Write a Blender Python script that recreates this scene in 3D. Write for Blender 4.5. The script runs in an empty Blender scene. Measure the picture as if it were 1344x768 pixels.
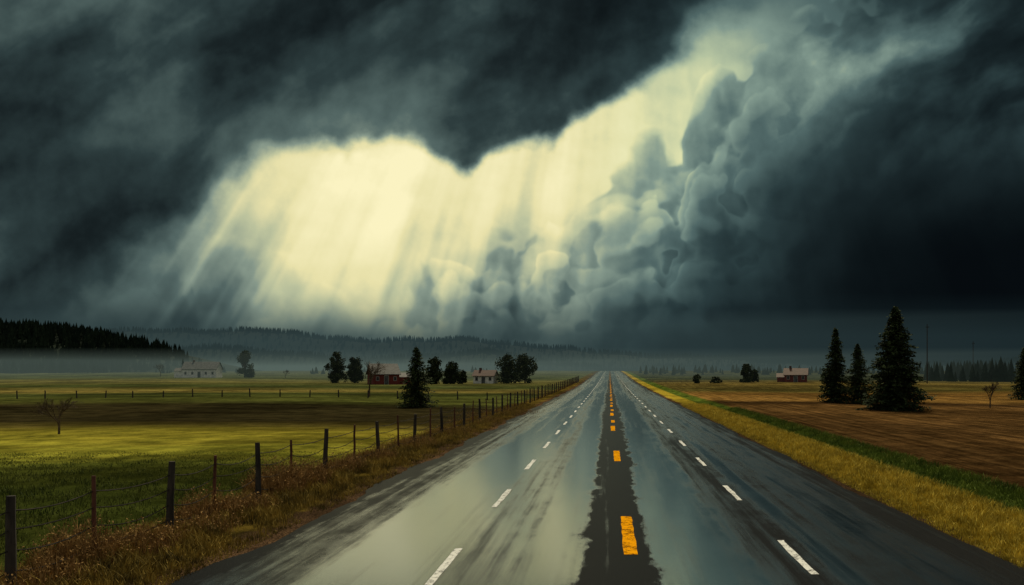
import bpy, math, random
import numpy as np
from mathutils import Vector
random.seed(7); np.random.seed(7)
scene = bpy.context.scene
scene.view_settings.view_transform = 'Standard'
scene.view_settings.look = 'None'
scene.view_settings.exposure = 0

def s2l(c):
    c = c/255.0
    return c/12.92 if c <= 0.04045 else ((c+0.055)/1.055)**2.4
def rgb(r, g, b): return (s2l(r), s2l(g), s2l(b), 1)

# ------------------------------------------------------------------ node helper
class S:
    def __init__(self, nt, sock): self.nt = nt; self.s = sock
    def _m(self, op, a, b=None, c=None, clamp=False):
        n = self.nt.nodes.new('ShaderNodeMath'); n.operation = op; n.use_clamp = clamp
        for i, v in enumerate((a, b, c)):
            if v is None: continue
            if isinstance(v, S): self.nt.links.new(v.s, n.inputs[i])
            else: n.inputs[i].default_value = float(v)
        return S(self.nt, n.outputs[0])
    def __add__(a, b): return a._m('ADD', a, b)
    def __radd__(a, b): return a._m('ADD', b, a)
    def __sub__(a, b): return a._m('SUBTRACT', a, b)
    def __rsub__(a, b): return a._m('SUBTRACT', b, a)
    def __mul__(a, b): return a._m('MULTIPLY', a, b)
    def __rmul__(a, b): return a._m('MULTIPLY', b, a)
    def __truediv__(a, b): return a._m('DIVIDE', a, b)
    def mx(a, b): return a._m('MAXIMUM', a, b)
    def mn(a, b): return a._m('MINIMUM', a, b)
    def absv(a): return a._m('ABSOLUTE', a)
    def exp(a): return a._m('EXPONENT', a)
class G:
    def __init__(self, nt): self.nt = nt
    def w(self, s): return S(self.nt, s)
    def link(self, v, inp):
        if isinstance(v, S): self.nt.links.new(v.s, inp)
        else: inp.default_value = v
    def pos(self):
        n = self.nt.nodes.new('ShaderNodeNewGeometry'); return self.w(n.outputs['Position'])
    def sep(self, v):
        n = self.nt.nodes.new('ShaderNodeSeparateXYZ'); self.link(v, n.inputs[0])
        return [self.w(o) for o in n.outputs]
    def comb(self, x, y, z):
        n = self.nt.nodes.new('ShaderNodeCombineXYZ')
        for i, v in enumerate((x, y, z)): self.link(v, n.inputs[i])
        return self.w(n.outputs[0])
    def noise(self, vec, scale=1, detail=4, rough=0.5, dist=0.0, col=False, dim='3D'):
        n = self.nt.nodes.new('ShaderNodeTexNoise'); n.noise_dimensions = dim
        self.link(vec, n.inputs['Vector'])
        n.inputs['Scale'].default_value = scale; n.inputs['Detail'].default_value = detail
        n.inputs['Roughness'].default_value = rough; n.inputs['Distortion'].default_value = dist
        return self.w(n.outputs[1 if col else 0])
    def voro(self, vec, scale=1, detail=2, rough=0.5, sm=0.35):
        n = self.nt.nodes.new('ShaderNodeTexVoronoi'); n.feature = 'SMOOTH_F1'; n.voronoi_dimensions = '2D'
        self.link(vec, n.inputs['Vector']); n.inputs['Scale'].default_value = scale
        n.inputs['Detail'].default_value = detail; n.inputs['Roughness'].default_value = rough
        n.inputs['Smoothness'].default_value = sm
        return self.w(n.outputs['Distance'])
    def smooth(self, x, a, b, lo=0.0, hi=1.0):
        n = self.nt.nodes.new('ShaderNodeMapRange'); n.interpolation_type = 'SMOOTHSTEP'
        self.link(x, n.inputs[0])
        for i, v in enumerate((a, b, lo, hi)): self.link(v, n.inputs[i+1])
        return self.w(n.outputs[0])
    def curve(self, x, pts, x0, x1, ymax=1.0, ymin=0.0):
        n = self.nt.nodes.new('ShaderNodeFloatCurve')
        t = (x - x0) / (x1 - x0)
        self.nt.links.new(t.s, n.inputs['Value'])
        c = n.mapping.curves[0]
        P = [((px-x0)/(x1-x0), (py-ymin)/(ymax-ymin)) for px, py in pts]
        c.points[0].location = P[0]; c.points[1].location = P[-1]
        for p in P[1:-1]: c.points.new(p[0], p[1])
        n.mapping.use_clip = False
        n.mapping.update()
        r = self.w(n.outputs[0])
        if ymax != 1.0 or ymin != 0.0: r = r*(ymax-ymin) + ymin
        return r
    def ramp(self, x, stops, interp='LINEAR'):
        n = self.nt.nodes.new('ShaderNodeValToRGB'); r = n.color_ramp; r.interpolation = interp
        self.link(x, n.inputs[0])
        r.elements[0].position = stops[0][0]; r.elements[0].color = stops[0][1]
        r.elements[1].position = stops[-1][0]; r.elements[1].color = stops[-1][1]
        for p, c in stops[1:-1]:
            e = r.elements.new(p); e.color = c
        return self.w(n.outputs[0])
    def mixc(self, f, a, b, mode='MIX'):
        n = self.nt.nodes.new('ShaderNodeMix'); n.data_type = 'RGBA'; n.blend_type = mode
        self.link(f, n.inputs[0])
        for v, i in ((a, 6), (b, 7)):
            if isinstance(v, S): self.nt.links.new(v.s, n.inputs[i])
            else: n.inputs[i].default_value = v if len(v) == 4 else (*v, 1)
        return self.w(n.outputs[2])
    def bump(self, h, strength=0.3, dist=0.05):
        n = self.nt.nodes.new('ShaderNodeBump'); self.link(h, n.inputs['Height'])
        n.inputs['Strength'].default_value = strength; n.inputs['Distance'].default_value = dist
        return self.w(n.outputs[0])

def new_mat(name):
    m = bpy.data.materials.new(name); m.use_nodes = True
    nt = m.node_tree; g = G(nt); b = nt.nodes['Principled BSDF']
    return m, g, b

def simple_mat(name, c1, c2, scale=3, rough=0.8, detail=3, bump=0.0, spec=0.3, stretch=(1, 1, 1)):
    m, g, b = new_mat(name)
    if stretch == (1, 1, 1): v = g.pos()
    else:
        x, y, z = g.sep(g.pos()); v = g.comb(x*stretch[0], y*stretch[1], z*stretch[2])
    n = g.noise(v, scale, detail, 0.6)
    g.link(g.mixc(g.smooth(n, 0.32, 0.68), c1, c2), b.inputs['Base Color'])
    b.inputs['Roughness'].default_value = rough
    b.inputs['Specular IOR Level'].default_value = spec
    if bump: g.link(g.bump(n, bump, 0.03), b.inputs['Normal'])
    return m

# ------------------------------------------------------------------ world / sky
SUN_EL, SUN_AZ = math.radians(54), math.radians(2.5)
world = bpy.data.worlds.new("World"); scene.world = world; world.use_nodes = True
world.cycles.sampling_method = 'MANUAL'; world.cycles.sample_map_resolution = 512
nt = world.node_tree; nt.nodes.clear(); g = G(nt)
tc = nt.nodes.new('ShaderNodeTexCoord')
dirv = g.w(tc.outputs['Generated'])
dx, dy, dz = g.sep(dirv)
yy = dy.mx(0.25)
u = dx/yy; v = dz/yy
P = g.comb(u, v, 0.0)
wc = g.noise(P, 4.0, 4, 0.55, 0.0, col=True, dim='2D')
wr, wg, wb = g.sep(wc)
wr = wr-0.5; wg = wg-0.5
PX = 800 + u*1120; PY = 487 - v*1120
PXs = PX + wr*120; PYs = PY + wg*100
gx = g.curve(PXs, [(-200,.14),(0,.25),(110,.43),(190,.60),(280,.76),(400,.92),(520,.97),(620,.93),(700,.88),(820,.85),(900,.80),(1000,.64),(1100,.52),(1500,.3)], -200, 1500)
gy = g.curve(PYs, [(-300,.35),(0,.58),(60,.76),(110,.88),(170,.95),(240,.95),(290,.87),(340,.76),(400,.63),(440,.50),(487,.30),(700,.15)], -300, 700)
glow = gx*gy
f0 = g.noise(P, 9.0, 6, 0.52, dim='2D')
f1 = g.noise(g.comb(u-0.012, v+0.014, 0.0), 9.0, 6, 0.52, dim='2D')
frel = f0 - f1
def billow(uo, vo):
    d1 = g.voro(g.comb(u + wr*0.09 + uo, v + wg*0.09 + vo, 0), 14.0, 2.0, 0.42)
    return 1.0 - d1*d1*1.2
b0 = billow(0, 0); b1 = billow(-0.014, 0.017)
rel = (b0 - b1)
rel = rel/(rel.absv()*3.0 + 1.0)
Lg = glow*(1.0 + frel*0.45)
# soft low bank under the opening
ce2 = g.curve(PX + wr*60, [(-200,470),(60,430),(160,385),(240,340),(300,308),(345,305),(400,335),(450,365),(520,390),(600,400),(700,392),(800,415),(1500,470)], -200, 1500, 600, -300)
cd2 = PY + (b0-0.7)*40 + (f0-0.5)*30 - ce2
C2 = g.smooth(cd2, -14, 16)
rim2 = (cd2.mx(0.0)*(-0.035)).exp()
L = Lg + (Lg*(0.84 + rel*0.32 + rim2*0.18) - Lg)*C2
# cumulus bank
ce = g.curve(PX + wr*40, [(-200,640),(300,560),(420,480),(480,425),(515,385),(545,345),(580,318),(615,338),(645,308),(690,284),(715,268),(745,282),(785,254),(806,212),(825,183),(850,168),(878,180),(895,150),(908,112),(935,86),(990,60),(1040,30),(1100,-20),(1500,-180)], -200, 1500, 660, -300)
cd = PY + (b0-0.72)*48 + wg*26 + (f0-0.5)*24 - ce
C = g.smooth(cd, -7, 9) * g.smooth(PX, 420, 600)
cdb = cd - 55 + (f0-0.5)*40 + (b0-0.7)*60 + wr*60
Cb = g.smooth(cdb, -10, 12)
rimb = (cdb.mx(0.0)*(-0.022)).exp()*Cb
cdc = cd - 125 + (f0-0.5)*40 + (b0-0.7)*70 - wr*90
Cc = g.smooth(cdc, -12, 14)
rimc = (cdc.mx(0.0)*(-0.020)).exp()*Cc
q = PXs + (PYs-200)*0.5
cin = g.curve(q, [(400,.70),(650,.72),(780,.65),(860,.55),(930,.45),(1010,.34),(1090,.20),(1180,.07),(1260,.015),(1400,0),(1700,0)], 400, 1700)
sa = u*0.82 + v*0.57; sb = v*0.82 - u*0.57
streak = g.noise(g.comb(sa*2.2 + wr*0.35, sb*6.5 + wg*0.6, 0), 1.0, 5, 0.5, dim='2D')
upr = g.smooth(PY, 340, 40)*g.smooth(PX, 930, 1130)
lowf = g.smooth(PY, 490, 250, 0.58, 1.0)
fade = g.smooth(PX, 1120, 860)
rim = (cd.mx(0.0)*(-0.028)).exp()
Lc = cin*(0.86 + rel*(0.25+fade*0.60) + frel*0.7)*lowf + (rim*0.21 + rimb*0.17 + rimc*0.12 - Cb*0.045 - Cc*0.04)*fade*lowf + upr*g.smooth(streak, 0.33, 0.72)*0.29*(1.0+frel*1.5)
L = L + (Lc.mx(0.0) - L)*C
# dark overhead deck
de = g.curve(PX + wr*60, [(-200,520),(0,430),(80,383),(140,342),(200,302),(260,260),(320,222),(372,196),(400,188),(450,180),(500,173),(545,175),(585,204),(612,218),(640,199),(690,180),(750,159),(800,124),(840,88),(870,56),(910,24),(960,-12),(1020,-60),(1100,-130),(1500,-300)], -200, 1500, 600, -300)
soft = g.curve(PX, [(-200,110),(100,80),(250,58),(350,32),(430,18),(700,16),(830,20),(900,34),(1000,55),(1500,60)], -200, 1500, 120)
dd = de - (PY + wg*50 + (f0-0.5)*60 + (b0-0.7)*14)
D = g.smooth(dd, soft*(-1.0), soft)
big = g.noise(P, 1.7, 2, 0.5, dim='2D')
Ld = 0.065 + g.smooth(streak, 0.30, 0.72)*0.15*g.smooth(big, 0.35, 0.6, 0.35, 1.3) + (dd.mx(0.0)*(-0.018)).exp()*0.17*g.smooth(PX,220,480) + frel*0.25
Ld = Ld + g.smooth(PY, 170, -20)*g.smooth(PX, 240, 0)*0.12
L = L + (Ld.mx(0.0) - L)*D
# crepuscular rays (they converge on the hidden sun)
ang = (PX - 830)/(PY + 560).mx(60)
rn = g.noise(g.comb(ang*12.5 + wr*0.10, PY*0.0014, 0.0), 1.0, 3, 0.5, dim='2D')
ray = g.smooth(rn, 0.31, 0.69)
rmask = g.curve(PY, [(-100,0),(90,.3),(160,.6),(240,.8),(330,1),(400,1),(450,.85),(485,.4),(520,0)], -100, 520) * g.curve(PX + (PY-300)*0.5, [(-200,0),(120,.2),(230,.7),(350,1),(650,1),(760,.85),(850,.6),(950,.15),(1500,0)], -200, 1500)
L = L + (ray-0.45)*rmask*0.22*(1.0 - D*0.75)
veil = g.smooth(PY, 415, 485)
L = (L*(1.0 - veil*0.2)).mx(0.0)
skycol = g.ramp(L, [(0,rgb(7,11,14)),(.1,rgb(27,37,39)),(.2,rgb(46,61,62)),(.35,rgb(84,103,100)),(.5,rgb(134,151,137)),(.65,rgb(189,195,157)),(.8,rgb(234,226,170)),(1,rgb(255,246,195))])
skycol = g.mixc(g.smooth(PX, 700, 930)*0.7, skycol, g.mixc(1.0, skycol, (0.86,1.0,1.06,1), 'MULTIPLY'))
bgf = nt.nodes.new('ShaderNodeBackground'); g.link(skycol, bgf.inputs[0]); bgf.inputs[1].default_value = 1.0
skyt = nt.nodes.new('ShaderNodeTexSky'); skyt.sky_type = 'NISHITA'; skyt.sun_disc = False
skyt.sun_elevation = SUN_EL; skyt.sun_rotation = SUN_AZ
bg2 = nt.nodes.new('ShaderNodeBackground'); nt.links.new(skyt.outputs[0], bg2.inputs[0]); bg2.inputs[1].default_value = 0.06
ms = nt.nodes.new('ShaderNodeMixShader'); g.link(1.0 - g.smooth(L, 0.5, 1.0)*0.05, ms.inputs[0])
nt.links.new(bg2.outputs[0], ms.inputs[1]); nt.links.new(bgf.outputs[0], ms.inputs[2])
bn = g.noise(dirv, 2.2, 3, 0.55)
back = g.ramp(bn, [(0.3,(0.13,0.13,0.115,1)),(0.7,(0.37,0.36,0.31,1))])
bgb = nt.nodes.new('ShaderNodeBackground'); g.link(back, bgb.inputs[0])
front = g.smooth(dy, 0.42, 0.66)*g.smooth(dz, -0.10, -0.08)
ms2 = nt.nodes.new('ShaderNodeMixShader'); g.link(front, ms2.inputs[0])
nt.links.new(bgb.outputs[0], ms2.inputs[1]); nt.links.new(ms.outputs[0], ms2.inputs[2])
wo = nt.nodes.new('ShaderNodeOutputWorld'); nt.links.new(ms2.outputs[0], wo.inputs[0])

sun = bpy.data.lights.new('sun', 'SUN'); sun.energy = 3.1; sun.angle = math.radians(12); sun.color = (1, 0.87, 0.60)
so = bpy.data.objects.new('sun', sun); scene.collection.objects.link(so)
d = Vector((math.sin(SUN_AZ)*math.cos(SUN_EL), math.cos(SUN_AZ)*math.cos(SUN_EL), math.sin(SUN_EL)))
so.rotation_euler = d.to_track_quat('Z', 'Y').to_euler()

# ------------------------------------------------------------------ terrain
def ss(t):
    t = max(0.0, min(1.0, t)); return t*t*(3-2*t)
def prof(Y):
    return 3.0*ss((Y-100)/450) - 12.0*ss((Y-560)/400)
def und(X, Y):
    a = ss((abs(X)-11)/25)
    return a*(0.22*math.sin(X*0.045+Y*0.03) + 0.16*math.sin(Y*0.07-X*0.02+1.3))*ss((Y-8)/30+0.3)*(1-ss((Y-60)/120)*0.3)
def ditch(X):
    return -0.22*math.exp(-((X-9.4)/0.7)**2) - 0.12*math.exp(-((X+9.5)/1.0)**2)
def gz(X, Y): return prof(Y) + und(X, Y) + (ditch(X) if Y > -30 else 0)

def add_obj(name, verts, faces, mats, fm=None, smooth=False, parent=None):
    me = bpy.data.meshes.new(name); me.from_pydata(verts, [], faces)
    for m in (mats if isinstance(mats, (list, tuple)) else [mats]): me.materials.append(m)
    if fm is not None: me.polygons.foreach_set('material_index', fm)
    if smooth: me.polygons.foreach_set('use_smooth', [True]*len(me.polygons))
    me.update()
    o = bpy.data.objects.new(name, me); scene.collection.objects.link(o)
    if parent: o.parent = parent
    return o

ys = [float(a) for a in (list(range(-40, 60, 2)) + list(range(60, 200, 5)) + list(range(200, 700, 10)) + list(range(700, 1000, 50)) + [1000, 1500, 2500, 5000])]
xs_p = list(np.arange(0, 7, 3.0)) + list(np.arange(7, 12, 0.35)) + list(np.arange(12, 60, 3.0)) + list(np.arange(60, 200, 10.)) + [220, 260, 320, 400, 550, 800, 1300, 2500, 5000]
xs = sorted(set([-float(x) for x in xs_p] + [float(x) for x in xs_p]))
xs = [x for i, x in enumerate(xs) if i == 0 or x-xs[i-1] > 1e-4]
V = [(x, y, gz(x, y)) for y in ys for x in xs]
nx = len(xs)
F = [(j*nx+i, j*nx+i+1, (j+1)*nx+i+1, (j+1)*nx+i) for j in range(len(ys)-1) for i in range(nx-1)]

m_ground, g, b = new_mat('field_ground')
p = g.pos(); X, Y, Z = g.sep(p)
nb = g.noise(p, 0.06, 4, 0.6, dim='2D'); nm = g.noise(p, 0.7, 5, 0.65, dim='2D'); nf = g.noise(p, 9.0, 4, 0.7, dim='2D')
ns = g.noise(g.comb(X*0.05, Y*0.35, 0.0), 1.0, 4, 0.6, dim='2D')
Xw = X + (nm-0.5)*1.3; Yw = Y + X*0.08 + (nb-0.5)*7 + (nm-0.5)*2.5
left = g.ramp(Yw/400, [(0,(.038,.052,.013,1)),(.045,(.052,.068,.015,1)),(.066,(.085,.10,.020,1)),(.076,(.25,.25,.036,1)),(.100,(.42,.37,.050,1)),(.112,(.12,.10,.026,1)),(.125,(.032,.027,.013,1)),(.17,(.037,.032,.015,1)),(.19,(.085,.096,.026,1)),(.27,(.062,.078,.024,1)),(.30,(.22,.18,.055,1)),(.36,(.055,.074,.027,1)),(.5,(.16,.15,.055,1)),(.6,(.075,.095,.043,1)),(1,(.10,.11,.055,1))])  # field strips; the brightest yellow band is a pool of sunlight painted into the colour
right = g.ramp(Yw/400, [(0,(.095,.052,.023,1)),(.1,(.150,.083,.033,1)),(.19,(.165,.092,.036,1)),(.205,(.055,.032,.016,1)),(.225,(.28,.160,.050,1)),(.28,(.26,.145,.043,1)),(.33,(.095,.084,.027,1)),(.45,(.17,.13,.044,1)),(.6,(.055,.066,.03,1)),(1,(.07,.075,.04,1))])
rows = g.noise(g.comb(X*2.4, Y*0.07, 0.0), 1.0, 3, 0.6, dim='2D')
clods = g.noise(p, 2.6, 5, 0.75, dim='2D')
right = g.mixc(g.smooth(rows*0.6+clods*0.4, 0.40, 0.58)*0.8, right, g.mixc(1.0, right, (0.34,0.32,0.31,1), 'MULTIPLY'))
left = g.mixc(g.smooth(ns, 0.42, 0.62)*0.65, left, g.mixc(1.0, left, (0.50,0.46,0.48,1), 'MULTIPLY'))
vergeR = g.mixc(g.smooth(nf, 0.35, 0.65), (.22,.16,.018,1), (.46,.35,.045,1))
stripG = g.mixc(g.smooth(nm, 0.35, 0.65), (.045,.075,.014,1), (.10,.14,.022,1))
vergeL = g.mixc(g.smooth(nm, 0.35, 0.65), (.040,.030,.010,1), (.12,.085,.018,1))
gravel = g.mixc(g.smooth(g.noise(p, 25.0, 3, 0.7, dim='2D'), 0.35, 0.65), (.014,.011,.009,1), (.14,.084,.052,1))
c = g.mixc(g.smooth(Xw, 10.0, 10.6), stripG, right)
c = g.mixc(g.smooth(Xw, 8.0, 8.5), vergeR, c)
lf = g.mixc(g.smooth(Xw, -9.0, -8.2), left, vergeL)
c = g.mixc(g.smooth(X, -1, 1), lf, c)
c = g.mixc(g.smooth(X.absv() + (nm-0.5)*1.1, 6.40, 6.80), gravel, c)
c = g.mixc(1.0, c, g.mixc(nf, (.4,.4,.4,1), (1.5,1.5,1.4,1)), 'MULTIPLY')
c = g.mixc(1.0, c, g.mixc(g.smooth(nm, 0.3, 0.7), (.6,.62,.6,1), (1.25,1.25,1.2,1)), 'MULTIPLY')
c = g.mixc(1.0, c, g.mixc(g.smooth(nb, 0.35, 0.65), (.6,.6,.6,1), (1.3,1.27,1.2,1)), 'MULTIPLY')
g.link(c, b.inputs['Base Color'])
b.inputs['Roughness'].default_value = 1.0; b.inputs['Specular IOR Level'].default_value = 0.0
g.link(g.bump(nf + nm*2.0 + clods, 0.8, 0.10), b.inputs['Normal'])
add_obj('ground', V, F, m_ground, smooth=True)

# ------------------------------------------------------------------ road
m_road, g, b = new_mat('wet_asphalt')
p = g.pos(); X, Y, Z = g.sep(p)
w0 = g.noise(g.comb(X*1.5, Y*0.020, 0.0), 1.0, 3, 0.6, dim='2D')
w1 = g.noise(g.comb(X*0.9, Y*0.05, 0.0), 1.0, 3, 0.6, dim='2D')
w2 = g.noise(g.comb(X*5.0, Y*0.16, 0.0), 1.0, 4, 0.6, dim='2D')
w3 = g.noise(g.comb(X*2.2+9.0, Y*0.8, 0.0), 1.0, 5, 0.68, dim='2D')
w4 = g.noise(g.comb(X*1.2+3.0, Y*0.35, 0.0), 1.0, 4, 0.6, dim='2D')
Xw = X + (w1-0.5)*0.55 + (w3-0.5)*0.75
lane = g.curve(Xw, [(-7,0),(-6,.05),(-5.6,.36),(-4.9,.46),(-4.3,.62),(-3.7,.95),(-2.7,.98),(-2.1,.62),(-1.5,.74),(-.80,.98),(-.34,.20),(.1,.04),(.56,.10),(.90,.92),(1.7,.92),(2.2,.55),(2.8,.38),(3.4,.50),(4.2,.54),(5.0,.46),(5.7,.30),(7,.0)], -7, 7)
wet = g.smooth(lane + (w2-0.5)*0.62 + (w0-0.5)*0.7 + (w3-0.5)*0.36 + (w4-0.5)*0.25, 0.22, 0.72)
film = g.smooth(lane + (w0-0.5)*1.5 + (w2-0.5)*0.7 + (w4-0.5)*0.5, 0.38, 1.02)
agg = g.noise(p, 55.0, 3, 0.75, dim='2D')
dry = g.mixc(g.smooth(agg, 0.35, 0.65), (.004,.005,.0055,1), (.028,.029,.030,1))
wetc = g.mixc(g.smooth(w3, 0.35, 0.65), (.004,.007,.009,1), (.011,.017,.021,1))
g.link(g.mixc(wet, dry, wetc), b.inputs['Base Color'])
g.link(0.30 - wet*0.10 - film*0.09, b.inputs['Roughness'])
g.link(1.25 + wet*0.25 + film*1.75, b.inputs['IOR'])
g.link(0.01 + wet*0.49, b.inputs['Specular IOR Level'])
g.link(g.bump(agg*(1.0 - wet*0.5 - film*0.28), 0.18, 0.011), b.inputs['Normal'])
g.link(g.mixc(wet, (.6,.65,.7,1), (.90,.99,1.0,1)), b.inputs['Specular Tint'])
rx = [-6.0, -4, -2, 0, 2, 4, 6.1]
V = []; F = []
rys = sorted(set([round(y, 2) for y in ys if y <= 700]) | set([round(-40+0.4*i, 2) for i in range(250)]))
ylist = np.array(ys)
def gline(X, Y):
    i = min(max(int(np.searchsorted(ylist, Y, side='right'))-1, 0), len(ylist)-2)
    a, c_ = ylist[i], ylist[i+1]; t = (Y-a)/(c_-a)
    return gz(X, a)*(1-t)+gz(X, c_)*t
for y in rys:
    e1 = 0.14*math.sin(y*0.45)+0.08*math.sin(y*1.3+1)+random.uniform(-.05, .05)
    e2 = 0.10*math.sin(y*0.4+2)+0.06*math.sin(y*1.1)+random.uniform(-.04, .04)
    for k, x in enumerate(rx):
        xx = x + (e1 if k == 0 else e2 if k == len(rx)-1 else 0)
        V.append((xx, y, gline(0, y)+0.022+0.03*(1-(x/6.1)**2)))
n = len(rx)
F = [(j*n+i, j*n+i+1, (j+1)*n+i+1, (j+1)*n+i) for j in range(len(rys)-1) for i in range(n-1)]
road = add_obj('road', V, F, m_road, smooth=True)
def roadz(x, y):
    k = 0
    for i in range(len(rx)-1):
        if rx[i] <= x <= rx[i+1]: k = i
    f = lambda q: 0.03*(1-(q/6.1)**2)
    t = (x-rx[k])/(rx[k+1]-rx[k])
    return gline(0, y)+0.022+f(rx[k])*(1-t)+f(rx[k+1])*t

def paint(name, col, worn, spec):
    m, g, b = new_mat(name); p = g.pos()
    a = g.noise(p, 7.0, 5, 0.8); a2 = g.noise(p, 45.0, 3, 0.8)
    f = g.smooth(a*0.6 + a2*0.4, 0.42, 0.51)
    g.link(g.mixc(f, worn, col), b.inputs['Base Color'])
    b.inputs['Roughness'].default_value = 0.6; b.inputs['Specular IOR Level'].default_value = spec
    g.link(g.bump(a2, 0.3, 0.01), b.inputs['Normal'])
    return m
m_white = paint('white_road_paint', (.70,.72,.70,1), (.07,.07,.07,1), 0.1)
m_yellow = paint('yellow_road_paint', (.82,.34,.004,1), (.14,.06,.006,1), 0.0)
V = []; F = []; M = []
def dash(xc, y0, y1, w, mi):
    st = [y0] + [y for y in rys if y0+.02 < y < y1-.02] + [y1]
    s0 = len(V)
    for y in st:
        jl = random.uniform(-.014, .014); jr = random.uniform(-.014, .014)
        V.append((xc-w/2+jl, y, roadz(xc-w/2, y)+0.004)); V.append((xc+w/2+jr, y, roadz(xc+w/2, y)+0.004))
    for i in range(len(st)-1):
        a = s0+2*i; F.append((a, a+1, a+3, a+2)); M.append(mi)
for k in range(0, 36):
    dash(0.34-0.006*min(k*14, 30), 13.7+14.2*k, 17.3+14.2*k, 0.22, 1)
for k in range(1, 10): dash(0.2, 34.5+14.2*k, 36.9+14.2*k, 0.2, 1)
for k in range(0, 60):
    dash(-2.5, 11.4+7.1*k, 14.2+7.1*k, 0.12, 0)
    dash(2.98, 12.4+7.1*k, 14.9+7.1*k, 0.12, 0)
add_obj('road_markings', V, F, [m_white, m_yellow], M)

# ------------------------------------------------------------------ generic mesh bits
class MB:
    def __init__(self): self.v = []; self.f = []; self.m = []
    def tube(self, a, b_, r0, r1, n=6, mi=0, cap=False):
        a = Vector(a); b_ = Vector(b_); dv = (b_-a)
        if dv.length < 1e-6: return
        dv.normalize(); t = Vector((0, 0, 1)) if abs(dv.z) < 0.9 else Vector((1, 0, 0))
        s = dv.cross(t).normalized(); t = dv.cross(s)
        i0 = len(self.v)
        for c_, r in ((a, r0), (b_, r1)):
            for k in range(n):
                an = 2*math.pi*k/n
                self.v.append(tuple(c_ + s*math.cos(an)*r + t*math.sin(an)*r))
        for k in range(n):
            self.f.append((i0+k, i0+(k+1) % n, i0+n+(k+1) % n, i0+n+k)); self.m.append(mi)
        if cap:
            self.f.append(tuple(i0+n+k for k in range(n))); self.m.append(mi)
    def box(self, x0, x1, y0, y1, z0, z1, mi=0):
        i = len(self.v)
        self.v += [(x0,y0,z0),(x1,y0,z0),(x1,y1,z0),(x0,y1,z0),(x0,y0,z1),(x1,y0,z1),(x1,y1,z1),(x0,y1,z1)]
        for q in ((0,3,2,1),(4,5,6,7),(0,1,5,4),(1,2,6,5),(2,3,7,6),(3,0,4,7)):
            self.f.append(tuple(i+k for k in q)); self.m.append(mi)
    def leaf(self, c_, s, mi=0, up=0.0):
        d1 = Vector((random.gauss(0,1), random.gauss(0,1), random.gauss(0,1)+up)).normalized()
        d2 = d1.cross(Vector((random.gauss(0,1), random.gauss(0,1), random.gauss(0,1)))).normalized()
        c_ = Vector(c_); i = len(self.v)
        self.v += [tuple(c_-d1*s), tuple(c_+d2*s*0.55), tuple(c_+d1*s), tuple(c_-d2*s*0.55)]
        self.f.append((i, i+1, i+2, i+3)); self.m.append(mi)
    def obj(self, name, mats, parent=None, smooth=False):
        return add_obj(name, self.v, self.f, mats, self.m, smooth, parent)

m_bark = simple_mat('bark', (.03,.024,.018,1), (.09,.07,.05,1), 6, 0.9, bump=0.5, stretch=(1,1,.3))
m_needle = simple_mat('conifer_needles', (.006,.014,.006,1), (.045,.070,.024,1), 1.6, 0.85, spec=0.1)
m_leaf = simple_mat('dark_foliage', (.008,.015,.007,1), (.042,.058,.021,1), 0.9, 0.85, spec=0.1)
m_forest = simple_mat('forest_conifers', (.004,.010,.007,1), (.014,.024,.014,1), 0.15, 0.95, spec=0.05)

def conifer(x, y, h, w, full=1.0):
    mb = MB(); z0 = gz(x, y)-0.05
    lean = random.uniform(-.01, .01)*h
    mb.tube((x,y,z0), (x+lean,y,z0+h*0.97), h*0.02+0.03, 0.012, 7, 0)
    nb_ = int(h*60*full)
    for i in range(nb_):
        t = (i+random.random())/nb_; t = t**0.96
        hz = 0.03 + 0.96*t
        R = w/2*((1-hz)**0.74)*(0.76+0.24*abs(math.sin(hz*22+x)))*random.uniform(0.6, 1.22) + 0.05
        if random.random() < 0.06: R *= 0.5
        az = random.uniform(0, 2*math.pi)
        base = Vector((x+lean*hz, y, z0+h*hz))
        dr = Vector((math.cos(az), math.sin(az), 0))
        steps = max(4, int(R/0.12))
        tip = base + dr*R + Vector((0,0,-R*0.28))
        mb.tube(base, tip, 0.012+R*0.008, 0.004, 3, 0)
        for k in range(steps):
            s = (k+random.random())/steps
            c_ = base + dr*R*s + Vector((0,0,-R*0.45*s + R*0.2*s*s))
            wd = 0.20*R*(1-s*0.6)+0.04
            for _ in range(3):
                cc = c_ + Vector((-dr.y, dr.x, 0))*random.gauss(0, wd) + Vector((0,0,random.gauss(-0.03, 0.06)))
                sz = random.uniform(0.07, 0.15)*(0.62+0.07*h)
                ld = (dr + Vector((random.gauss(0,.5), random.gauss(0,.5), random.gauss(-.25,.35)))).normalized()
                sd = ld.cross(Vector((random.gauss(0,.6), random.gauss(0,.6), 1))).normalized()
                i0 = len(mb.v)
                mb.v += [tuple(cc-ld*sz*.8), tuple(cc+sd*sz*.5), tuple(cc+ld*sz*1.1), tuple(cc-sd*sz*.5)]
                mb.f.append((i0,i0+1,i0+2,i0+3)); mb.m.append(1)
    mb.obj('spruce_tree', [m_bark, m_needle])

conifer(-15.8, 70, 5.0, 3.7)
conifer(22.1, 66, 8.1, 6.0, 1.35)
conifer(21.7, 82, 7.2, 3.7)
conifer(23.0, 79, 5.6, 3.7)
conifer(45.3, 93, 5.8, 4.0)
conifer(-127, 262, 4.6, 2.4, .6)
conifer(-134, 268, 6.0, 1.8, .5)

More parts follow.
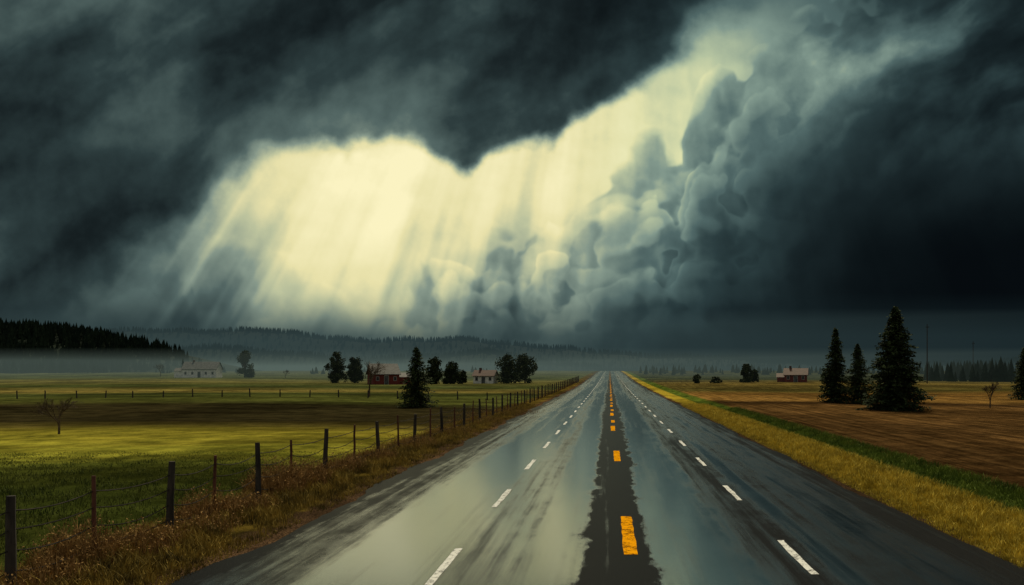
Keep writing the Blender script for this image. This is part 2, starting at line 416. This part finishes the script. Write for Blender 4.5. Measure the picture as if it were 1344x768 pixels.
def decid(x, y, h, w, name='leafy_tree', n=4200, leaf=0.25):
    mb = MB(); z0 = gz(x, y)-0.05
    th = h*0.12
    mb.tube((x,y,z0), (x,y,z0+th*1.6), h*0.03, h*0.02, 7, 0)
    lumps = []
    for i in range(34):
        az = random.uniform(0, 6.28); hz = random.uniform(0.04, 0.88)
        rr = w/2*random.uniform(0.1, 0.85)*math.sqrt(max(0.05, 1-((hz-0.30)/0.64)**2))
        c_ = Vector((x+math.cos(az)*rr, y+math.sin(az)*rr, z0+h*hz))
        lumps.append((c_, random.uniform(0.09, 0.19)*min(w, h)))
        mb.tube((x,y,z0+th*random.uniform(.8,1.5)), c_, h*0.012, h*0.004, 4, 0)
    for i in range(n):
        c_, r = random.choice(lumps)
        dv = Vector((random.gauss(0,1), random.gauss(0,1), random.gauss(0,1))).normalized()*r*random.uniform(0.3, 1.25)
        q_ = c_+dv
        if q_.z > z0+0.1: mb.leaf(q_, leaf*random.uniform(.5,1.2), 1)
    mb.obj(name, [m_bark, m_leaf])
decid(-22.6, 189, 6.9, 6.4); decid(-18.9, 191, 6.7, 6.2)
decid(-60.5, 189, 7.2, 5.2); decid(-57.3, 192, 6.0, 4.8)
decid(-112, 262, 8.8, 5.0)
decid(-37, 180, 5.6, 5.0); decid(-33.6, 183, 4.8, 4.6)
decid(-30.6, 178, 3.2, 1.8, n=900)
decid(-108.5, 258, 3.2, 2.6, 'bush', 800)
decid(-139, 300, 4.0, 3.0, 'bush', 800)
decid(30.2, 189, 4.3, 3.0); decid(32.2, 190, 3.4, 2.6, n=1200)
decid(19, 186, 2.0, 2.2, 'bush', 700); decid(23, 186, 1.4, 3.2, 'bush', 700)
decid(46.5, 180, 3.4, 4.0, 'bush', 900)

m_twig = simple_mat('bare_twigs', (.04,.030,.02,1), (.10,.07,.04,1), 4, 0.9)
def bare(x, y, h, spread=0.42):
    mb = MB(); z0 = gz(x, y)-0.05
    def rec(a, dv, ln, r, dep):
        b_ = a + dv*ln
        mb.tube(a, b_, r, r*0.68, 5 if dep > 3 else 3, 0)
        if dep == 0: return
        k = 3 if dep > 2 else 2+(random.random() < .6)
        for i in range(k):
            nd = (dv + Vector((random.gauss(0,spread), random.gauss(0,spread), random.gauss(0.12,.25)))).normalized()
            rec(a + dv*ln*random.uniform(.6, 1), nd, ln*random.uniform(.66,.85), max(r*0.62, 0.007), dep-1)
    rec(Vector((x,y,z0)), Vector((0.03,0,1)), h*0.25, h*0.022, 6)
    mb.obj('bare_tree', [m_twig])
bare(-27.1, 42, 2.7); bare(-26.2, 93, 5.4); bare(33.0, 74, 3.2); bare(-150, 285, 6); bare(-95, 250, 3.5)

# ------------------------------------------------------------------ wire fence
m_post = simple_mat('weathered_post', (.014,.012,.012,1), (.05,.042,.035,1), 9, 0.9, bump=0.6, stretch=(1,1,.15))
m_post2 = simple_mat('rusty_post', (.05,.018,.012,1), (.12,.045,.028,1), 9, 0.85, bump=0.4, stretch=(1,1,.3))
m_wire = simple_mat('fence_wire', (.012,.011,.010,1), (.035,.030,.026,1), 5, 0.8, spec=0.1)
def make_fence(pts, zs, name='wire_fence', wr_=0.006):
    e = bpy.data.objects.new(name, None); scene.collection.objects.link(e)
    mb = MB(); tops = []
    for i, (x, y, thick, h) in enumerate(pts):
        z = gz(x, y); lx = random.uniform(-.05, .05); ly = random.uniform(-.06, .06)
        r = 0.068 if thick else 0.036
        k = 4; prev = Vector((x,y,z-0.1))
        for j in range(1, k+1):
            t = j/k; q_ = Vector((x+lx*t+random.uniform(-.008,.008), y+ly*t, z+h*t))
            mb.tube(prev, q_, r*(1.08-0.06*(j-1)), r*(1.08-0.06*j), 8, 0 if thick else 1, cap=(j == k)); prev = q_
        tops.append((Vector((x,y,z)), Vector((lx,ly,h))))
    mb.obj('posts', [m_post, m_post2], e)
    mw = MB()
    for i in range(len(tops)-1):
        for fz in zs:
            a = tops[i][0] + tops[i][1]*(fz/tops[i][1].z); b_ = tops[i+1][0] + tops[i+1][1]*(fz/tops[i+1][1].z)
            sag = random.uniform(.03, .14)
            prev = a
            for j in range(1, 7):
                t = j/6; q_ = a.lerp(b_, t); q_.z -= sag*4*t*(1-t)
                mw.tube(prev, q_, wr_, wr_, 4); prev = q_
                if j in (2, 4):
                    bx = Vector((random.uniform(-.02,.02), random.uniform(-.02,.02), .03))
                    mw.tube(q_-bx, q_+bx, 0.005, 0.002, 3)
    mw.obj('wires', [m_wire], e)
fy = [7.6, 9.6, 11.6, 13.5, 15.6, 17.5, 19.7, 21.9, 24.1, 26.9, 29.5]
while fy[-1] < 210: fy.append(fy[-1]+2.6+random.uniform(-.15,.15))
pts = [(-8.1+random.uniform(-.05,.05)+(0 if y < 23 else min((y-23)*0.02, .5)), y, i % 2 == 0, 1.32+random.uniform(-.06,.06) if i % 2 == 0 else 1.34+random.uniform(-.1,.1)) for i, y in enumerate(fy)]
make_fence(pts, (0.3, 0.58, 0.86, 1.12), wr_=0.010)
pts = [(-9.5-3.1*i, 88+0.10*i+random.uniform(-.3,.3), True, 0.8+random.uniform(-.12,.1)) for i in range(28)]
make_fence(pts, (0.4, 0.7), wr_=0.010)

# ------------------------------------------------------------------ grass
def grass_mesh(name, pos, h, w, mat, lean=0.35):
    N = len(pos)
    az = np.random.uniform(0, 2*np.pi, N)
    wx = np.cos(az)*w/2; wy = np.sin(az)*w/2
    lx = np.random.normal(0, lean, N)*h; ly = np.random.normal(0, lean, N)*h
    v = np.zeros((N, 5, 3))
    v[:,0] = pos + np.stack([-wx,-wy,-0.02*np.ones(N)],1); v[:,1] = pos + np.stack([wx,wy,-0.02*np.ones(N)],1)
    mid = pos + np.stack([lx*0.35, ly*0.35, h*0.6],1)
    v[:,2] = mid + np.stack([wx*.7,wy*.7,0*wx],1); v[:,3] = mid - np.stack([wx*.7,wy*.7,0*wx],1)
    v[:,4] = pos + np.stack([lx, ly, h],1)
    faces = []
    for b_ in (np.arange(N)*5).tolist():
        faces.append((b_, b_+1, b_+2, b_+3)); faces.append((b_+3, b_+2, b_+4))
    return add_obj(name, v.reshape(-1,3).tolist(), faces, mat)
def scatter(n, x0, x1, y0, y1, clump=0.0, pw=1.8):
    t = np.random.rand(n)**pw
    y = y0 + (y1-y0)*t; x = np.random.uniform(x0, x1, n)
    k = np.sin(x*2.3+y*1.1)*np.sin(x*.7-y*1.9+2) + np.sin(x*5.1+1.7*y)*0.5 + np.random.normal(0,.4,n)
    m_ = k > -clump; x = x[m_]; y = y[m_]
    z = np.array([gz(a, b_) for a, b_ in zip(x, y)])
    return np.stack([x, y, z], 1)
m_gy = simple_mat('yellow_grass', (.24,.18,.020,1), (.68,.52,.075,1), 3.0, 0.8, spec=0.1)
m_gg = simple_mat('green_grass', (.05,.085,.012,1), (.15,.20,.028,1), 1.2, 0.8, spec=0.1)
m_gf = simple_mat('pasture_grass', (.038,.056,.012,1), (.115,.13,.024,1), 0.6, 0.8, spec=0.1)
m_gb = simple_mat('dry_verge_grass', (.06,.045,.013,1), (.36,.25,.05,1), 2.0, 0.85, spec=0.1)
m_weed = simple_mat('dry_weeds', (.10,.055,.020,1), (.40,.24,.085,1), 6.0, 0.9, spec=0.1)
ps = scatter(95000, 6.2, 8.6, 7, 75, 1.2)
grass_mesh('verge_grass', ps, np.random.uniform(.07,.26,len(ps))*np.clip((ps[:,0]-6.0)/0.9,.25,1), np.random.uniform(.012,.026,len(ps)), m_gy)
ps = scatter(45000, 8.3, 10.5, 8, 70, 1.2)
grass_mesh('ditch_grass', ps, np.random.uniform(.06,.20,len(ps)), np.random.uniform(.015,.03,len(ps)), m_gg)
ps = scatter(75000, -8.9, -6.1, 7, 75, 0.35)
grass_mesh('verge_grass', ps, np.random.uniform(.05,.30,len(ps))*np.clip((-5.9-ps[:,0])/1.1,.25,1), np.random.uniform(.012,.026,len(ps)), m_gb)
ps = scatter(85000, -30, -8.4, 9, 32, 0.5, 1.3)
grass_mesh('field_grass', ps, np.random.uniform(.03,.13,len(ps))*np.clip((34-ps[:,1])/12,.3,1), np.random.uniform(.012,.026,len(ps)), m_gf)
P_ = []; H_ = []
def clumpw(cx, cy, r, n, h):
    for _ in range(n):
        a = random.uniform(0, 6.28); q_ = r*math.sqrt(random.random())
        x = cx+math.cos(a)*q_; y = cy+math.sin(a)*q_*1.5
        P_.append((x, y, gz(x, y))); H_.append(h*random.uniform(.35, 1)*(1-0.5*(q_/r)**2))
for cx, cy, r, n, h in [(-8.3,13.3,.55,900,.85),(-7.9,14.4,.6,600,.55),(-8.2,17.3,.6,900,.75),(-7.8,18.3,.6,500,.5),(-8.3,21.2,.7,1300,1.05),(-8.1,22.8,.6,800,.85),(-8.0,25.5,.7,700,.75),(-8.1,29,.8,600,.65),(-7.9,11.8,.6,500,.45),(-8.0,34,1.2,600,.65),(-7.8,41,1.4,500,.5),(-7.6,16,.6,400,.4),(-8.0,50,2,500,.5),(-7.8,60,3,600,.5)]:
    clumpw(cx, cy, r, n, h)
P_ = np.array(P_); H_ = np.array(H_)
mbw = MB()
ow = grass_mesh('dry_weeds', P_, H_, np.random.uniform(.008,.018,len(P_)), m_weed, 0.28)
for i in range(0, len(P_), 2):
    p0 = Vector(P_[i]) + Vector((random.gauss(0,.07), random.gauss(0,.07), H_[i]*random.uniform(.6,1)))
    for _ in range(3): mbw.leaf(p0+Vector((random.gauss(0,.03),random.gauss(0,.03),random.gauss(0,.05))), random.uniform(.012,.030), 0)
mbw.obj('seed_heads', [m_weed], ow)

# ------------------------------------------------------------------ buildings
m_red = simple_mat('red_boards', (.07,.012,.010,1), (.15,.026,.018,1), 3, 0.8, stretch=(4,4,.3))
m_wht = simple_mat('white_boards', (.45,.47,.46,1), (.66,.67,.64,1), 2, 0.7)
m_trim = simple_mat('weathered_trim', (.22,.22,.21,1), (.34,.34,.32,1), 2, 0.7)
m_roof = simple_mat('grey_roof', (.03,.034,.038,1), (.08,.088,.09,1), 2, 0.7)
m_roofr = simple_mat('rust_roof', (.045,.018,.014,1), (.09,.04,.03,1), 2, 0.7)
m_glass = simple_mat('window_glass', (.01,.012,.015,1), (.03,.035,.04,1), 1, 0.2)
def house(name, x, y, w, d, hw, hr, wall, roof, rot=0.0, wins=3, chim=True, door=True, annex=None):
    e = bpy.data.objects.new(name, None); scene.collection.objects.link(e)
    e.location = (x, y, gz(x, y)-0.05); e.rotation_euler = (0, 0, rot)
    a = MB(); hw_, hd = w/2, d/2
    a.v = [(-hw_,-hd,0),(hw_,-hd,0),(hw_,hd,0),(-hw_,hd,0),(-hw_,-hd,hw),(hw_,-hd,hw),(hw_,hd,hw),(-hw_,hd,hw),(-hw_,0,hw+hr),(hw_,0,hw+hr)]
    a.f = [(0,1,5,4),(2,3,7,6),(1,2,6,9,5),(3,0,4,8,7)]; a.m = [0]*4
    a.obj('walls', [wall], e)
    r = MB(); o = 0.3; sl = hr/hd; t = 0.12
    for sgn in (-1, 1):
        i = len(r.v)
        y0, z0 = sgn*(hd+o), hw-sl*o
        r.v += [(-hw_-o,y0,z0+.01),(hw_+o,y0,z0+.01),(hw_+o,0,hw+hr+.01),(-hw_-o,0,hw+hr+.01),(-hw_-o,y0,z0+t),(hw_+o,y0,z0+t),(hw_+o,0,hw+hr+t),(-hw_-o,0,hw+hr+t)]
        for q_ in ((0,1,2,3),(4,5,6,7),(0,1,5,4),(1,2,6,5),(0,3,7,4)): r.f.append(tuple(i+k for k in q_)); r.m.append(0)
    r.obj('roof', [roof], e)
    wm = MB()
    for k in range(wins):
        cx = -hw_ + w*(k+0.5)/wins
        if door and k == wins//2: continue
        wm.box(cx-.32, cx+.32, -hd-.05, -hd+.02, hw*.35, hw*.35+.85, 0)
        wm.box(cx-.25, cx+.25, -hd-.06, -hd-.052, hw*.35+.07, hw*.35+.78, 1)
    wm.obj('windows', [m_trim, m_glass], e)
    if door:
        dm = MB(); dm.box(-.45, .45, -hd-.05, -hd+.02, 0.02, min(hw*.85, 1.9), 0); dm.box(-.37, .37, -hd-.07, -hd-.052, 0.04, min(hw*.85, 1.9)-.1, 1); dm.obj('door', [m_trim, m_roof], e)
    if chim:
        cm = MB(); cm.box(-w*.25-.25, -w*.25+.25, -.25, .25, hw+hr*.5, hw+hr+.6); cm.obj('chimney', [m_roofr], e)
    if annex:
        am = MB(); ax, aw, ah = annex
        am.box(ax-aw/2, ax+aw/2, -hd*.7, hd*.7, 0, ah, 0); am.obj('annex', [wall], e)
        ar = MB()
        ar.v = [(ax-aw/2-.2,-hd*.7-.2,ah+.01),(ax+aw/2+.2,-hd*.7-.2,ah+.01),(ax+aw/2+.2,hd*.7+.2,ah+.01),(ax-aw/2-.2,hd*.7+.2,ah+.01),(ax-aw/2-.2,0,ah+.9),(ax+aw/2+.2,0,ah+.9)]
        ar.f = [(0,1,5,4),(2,3,4,5),(1,2,5),(3,0,4),(0,3,2,1)]; ar.m = [0]*5; ar.obj('annex_roof', [roof], e)
    return e
house('white_farmhouse', -125.0, 262, 9.8, 5.8, 2.7, 2.1, m_wht, m_roof, 0.12, 5, True, True, (-6.2, 2.6, 2.1))
house('red_barn', -45.6, 172, 5.2, 5.0, 2.2, 1.9, m_red, m_roof, 0.5, 3, False, True, (3.8, 2.4, 1.5))
house('white_cottage', -27.6, 190, 4.6, 3.4, 1.8, 1.1, m_wht, m_roofr, -0.15, 3, True)
house('red_farmhouse', 41.5, 190, 4.8, 4.0, 1.7, 1.3, m_red, m_roofr, -0.25, 3, True, True, (-3.2, 1.7, 1.1))

def pole(x, y, h):
    mb = MB(); z = gz(x, y)
    mb.tube((x,y,z-.2), (x,y,z+h), .13, .08, 8, 0, True)
    mb.box(x-.35, x+.35, y-.20, y-.10, z+h-.7, z+h-.6)
    for q_ in (-.3, .3): mb.tube((x+q_,y-.15,z+h-.6), (x+q_,y-.15,z+h-.42), .05, .03, 6, 0, True)
    mb.obj('utility_pole', [m_post])
pole(67, 180, 12.5); pole(98, 230, 10.5)

# ------------------------------------------------------------------ forests and hills
def firs(mb, x, y, z, h, r, sides=6):
    for k, (b0_, t0_, rr) in enumerate(((0.0,.55,1.0),(.28,.78,.72),(.55,1.0,.45))):
        i = len(mb.v); n_ = sides*2
        for s in range(n_):
            a = math.pi*2*s/n_+k; q_ = r*rr*(random.uniform(.85,1.15) if s % 2 else random.uniform(.55,.75))
            mb.v.append((x+math.cos(a)*q_, y+math.sin(a)*q_, z+h*b0_+(0 if s % 2 else h*.05)))
        mb.v.append((x, y, z+h*t0_))
        for s in range(n_): mb.f.append((i+s, i+(s+1) % n_, i+n_)); mb.m.append(0)
def interp(x, P):
    return float(np.interp(x, [a for a, _ in P], [b_ for _, b_ in P]))
m_hill = simple_mat('wooded_hillside', (.004,.009,.007,1), (.012,.020,.013,1), 0.1, 0.95, spec=0.05)
LH = [(-620,24),(-300,21.5),(-285,20),(-258,15),(-240,11),(-230,7.5),(-223,2),(-215,0)]
def lhz(x, y): return prof(y) + interp(x, LH)*ss((y-375)/60)*(1-ss((y-460)/140)) - 1.0
lx_ = list(np.arange(-620, -210, 8.)); ly_ = list(np.arange(370, 610, 12.))
V = [(x, y, lhz(x, y)) for y in ly_ for x in lx_]; n = len(lx_)
F = [(j*n+i, j*n+i+1, (j+1)*n+i+1, (j+1)*n+i) for j in range(len(ly_)-1) for i in range(n-1)]
add_obj('wooded_hill', V, F, m_hill, smooth=True)
mb = MB()
for _ in range(3600):
    x = random.uniform(-470, -222); y = random.uniform(372, 470)
    hh = random.uniform(4.0, 8.0)*(0.75 if x > -235 else 1)
    firs(mb, x, y, lhz(x, y)-.3, hh, hh*.24, 5)
mb.obj('conifer_forest', [m_forest])

def ridge(name, Y0, prof_px, treeh, colname, mat, mat_t, seed, depth=250, dens=4200):
    random.seed(seed)
    H = [((px-800)/1120*Y0, (487-py)/1120*Y0+3-treeh*0.8) for px, py in prof_px]
    x0, x1 = H[0][0], H[-1][0]
    step = (x1-x0)/260
    xs_ = [x0+step*i for i in range(261)]
    def hz(x, y):
        t = (y-Y0)/depth
        top = interp(x, H) + 2.2*math.sin(x*.021+seed)+1.5*math.sin(x*.057+seed*2)
        return -9.5 + (top+9.5)*(ss(1+t) if t < 0 else 1-ss(t*0.8))
    yv = [Y0-depth+depth*2*i/16 for i in range(17)]
    V = [(x, y, hz(x, y)) for y in yv for x in xs_]; n = 261
    F = [(j*n+i, j*n+i+1, (j+1)*n+i+1, (j+1)*n+i) for j in range(16) for i in range(n-1)]
    add_obj(name, V, F, mat, smooth=True)
    mb = MB()
    for _ in range(dens):
        x = random.uniform(x0, x1); y = Y0 + (random.uniform(-depth*.7, 40) if random.random() < .5 else random.gauss(0, 12))
        hh = treeh*random.uniform(.6, 1.15)
        firs(mb, x, y, hz(x, y)-.5, hh, hh*.26, 3)
    mb.obj(colname, [mat_t])
m_h1 = simple_mat('far_hillside', (.010,.018,.018,1), (.018,.028,.028,1), 0.01, 0.95, spec=0.05)
ridge('far_hills', 1700, [(-400,440),(-100,436),(110,433),(230,430),(340,430),(400,436),(480,442),(560,444),(620,441),(700,450),(760,457),(850,462),(1000,470),(1150,474),(1344,470),(1700,458)], 11, 'far_hill_forest', m_h1, m_h1, 3, 260, 5500)
ridge('low_hills', 1050, [(-400,455),(0,462),(200,452),(300,455),(420,463),(520,466),(640,460),(720,470),(800,478),(900,480),(1100,482),(1240,476),(1344,470),(1700,460)], 8, 'low_hill_forest', m_hill, m_forest, 5, 160, 5500)
random.seed(11)
mb = MB()
for _ in range(620):
    y = random.uniform(205, 300); x = (random.uniform(1215, 1700)-800)/1120*y
    hh = random.uniform(3, 7)*(0.8 + 0.6*ss((x/y-.38)/.25))
    firs(mb, x, y, gz(x, y)-.2, hh, hh*.25, 5)
for _ in range(160):
    y = random.uniform(330, 420); x = (random.uniform(840, 1240)-800)/1120*y
    hh = random.uniform(1.5, 4.5); firs(mb, x, y, gz(x, y)-.2, hh, hh*.3, 5)
for _ in range(200):
    y = random.uniform(360, 430); x = (random.uniform(200, 740)-800)/1120*y
    if math.sin(x*.09)+random.gauss(0,.3) < 0.35: continue
    hh = random.uniform(1.5, 4.0); firs(mb, x, y, gz(x, y)-.2, hh, hh*.35, 5)
mb.obj('distant_treeline', [m_forest])

# ------------------------------------------------------------------ mist (volumes)
def mist(name, xl, xr0, xr1, y0, y1, z0, z1, dens, col):
    mb = MB()
    mb.v = [(xl,y0,z0),(xr0,y0,z0),(xr1,y1,z0),(xl,y1,z0),(xl,y0,z1),(xr0,y0,z1),(xr1,y1,z1),(xl,y1,z1)]
    for q_ in ((0,3,2,1),(4,5,6,7),(0,1,5,4),(1,2,6,5),(2,3,7,6),(3,0,4,7)): mb.f.append(q_); mb.m.append(0)
    m = bpy.data.materials.new(name+'_volume'); m.use_nodes = True; nt = m.node_tree; nt.nodes.clear()
    ab = nt.nodes.new('ShaderNodeVolumeAbsorption'); ab.inputs['Color'].default_value = (0,0,0,1); ab.inputs['Density'].default_value = dens
    em = nt.nodes.new('ShaderNodeEmission'); em.inputs[0].default_value = col; em.inputs[1].default_value = dens
    ad = nt.nodes.new('ShaderNodeAddShader'); nt.links.new(ab.outputs[0], ad.inputs[0]); nt.links.new(em.outputs[0], ad.inputs[1])
    o = nt.nodes.new('ShaderNodeOutputMaterial'); nt.links.new(ad.outputs[0], o.inputs['Volume'])
    mb.obj(name, [m])
mist('haze', -3000, 3000, 3000, 620, 1380, -12, 60, 0.0010, rgb(31,46,50))
mist('haze', -2900, 420, -650, 640, 1360, -11, 50, 0.0009, rgb(72,91,90))
mist('ground_mist', -900, 900, 900, 230, 900, -10, 7.0, 0.0007, rgb(60,76,77))
mist('ground_mist', -880, 130, -260, 180, 880, -9.5, 8.0, 0.0017, rgb(97,112,103))

# ------------------------------------------------------------------ camera
cam = bpy.data.cameras.new('camera'); co = bpy.data.objects.new('camera', cam); scene.collection.objects.link(co)
co.location = (0, 0, 3.0); co.rotation_euler = (math.radians(90), 0, 0)
cam.lens = 30; cam.sensor_width = 36
cam.shift_x = -128/1344; cam.shift_y = 103/1344
cam.clip_end = 12000
scene.camera = co
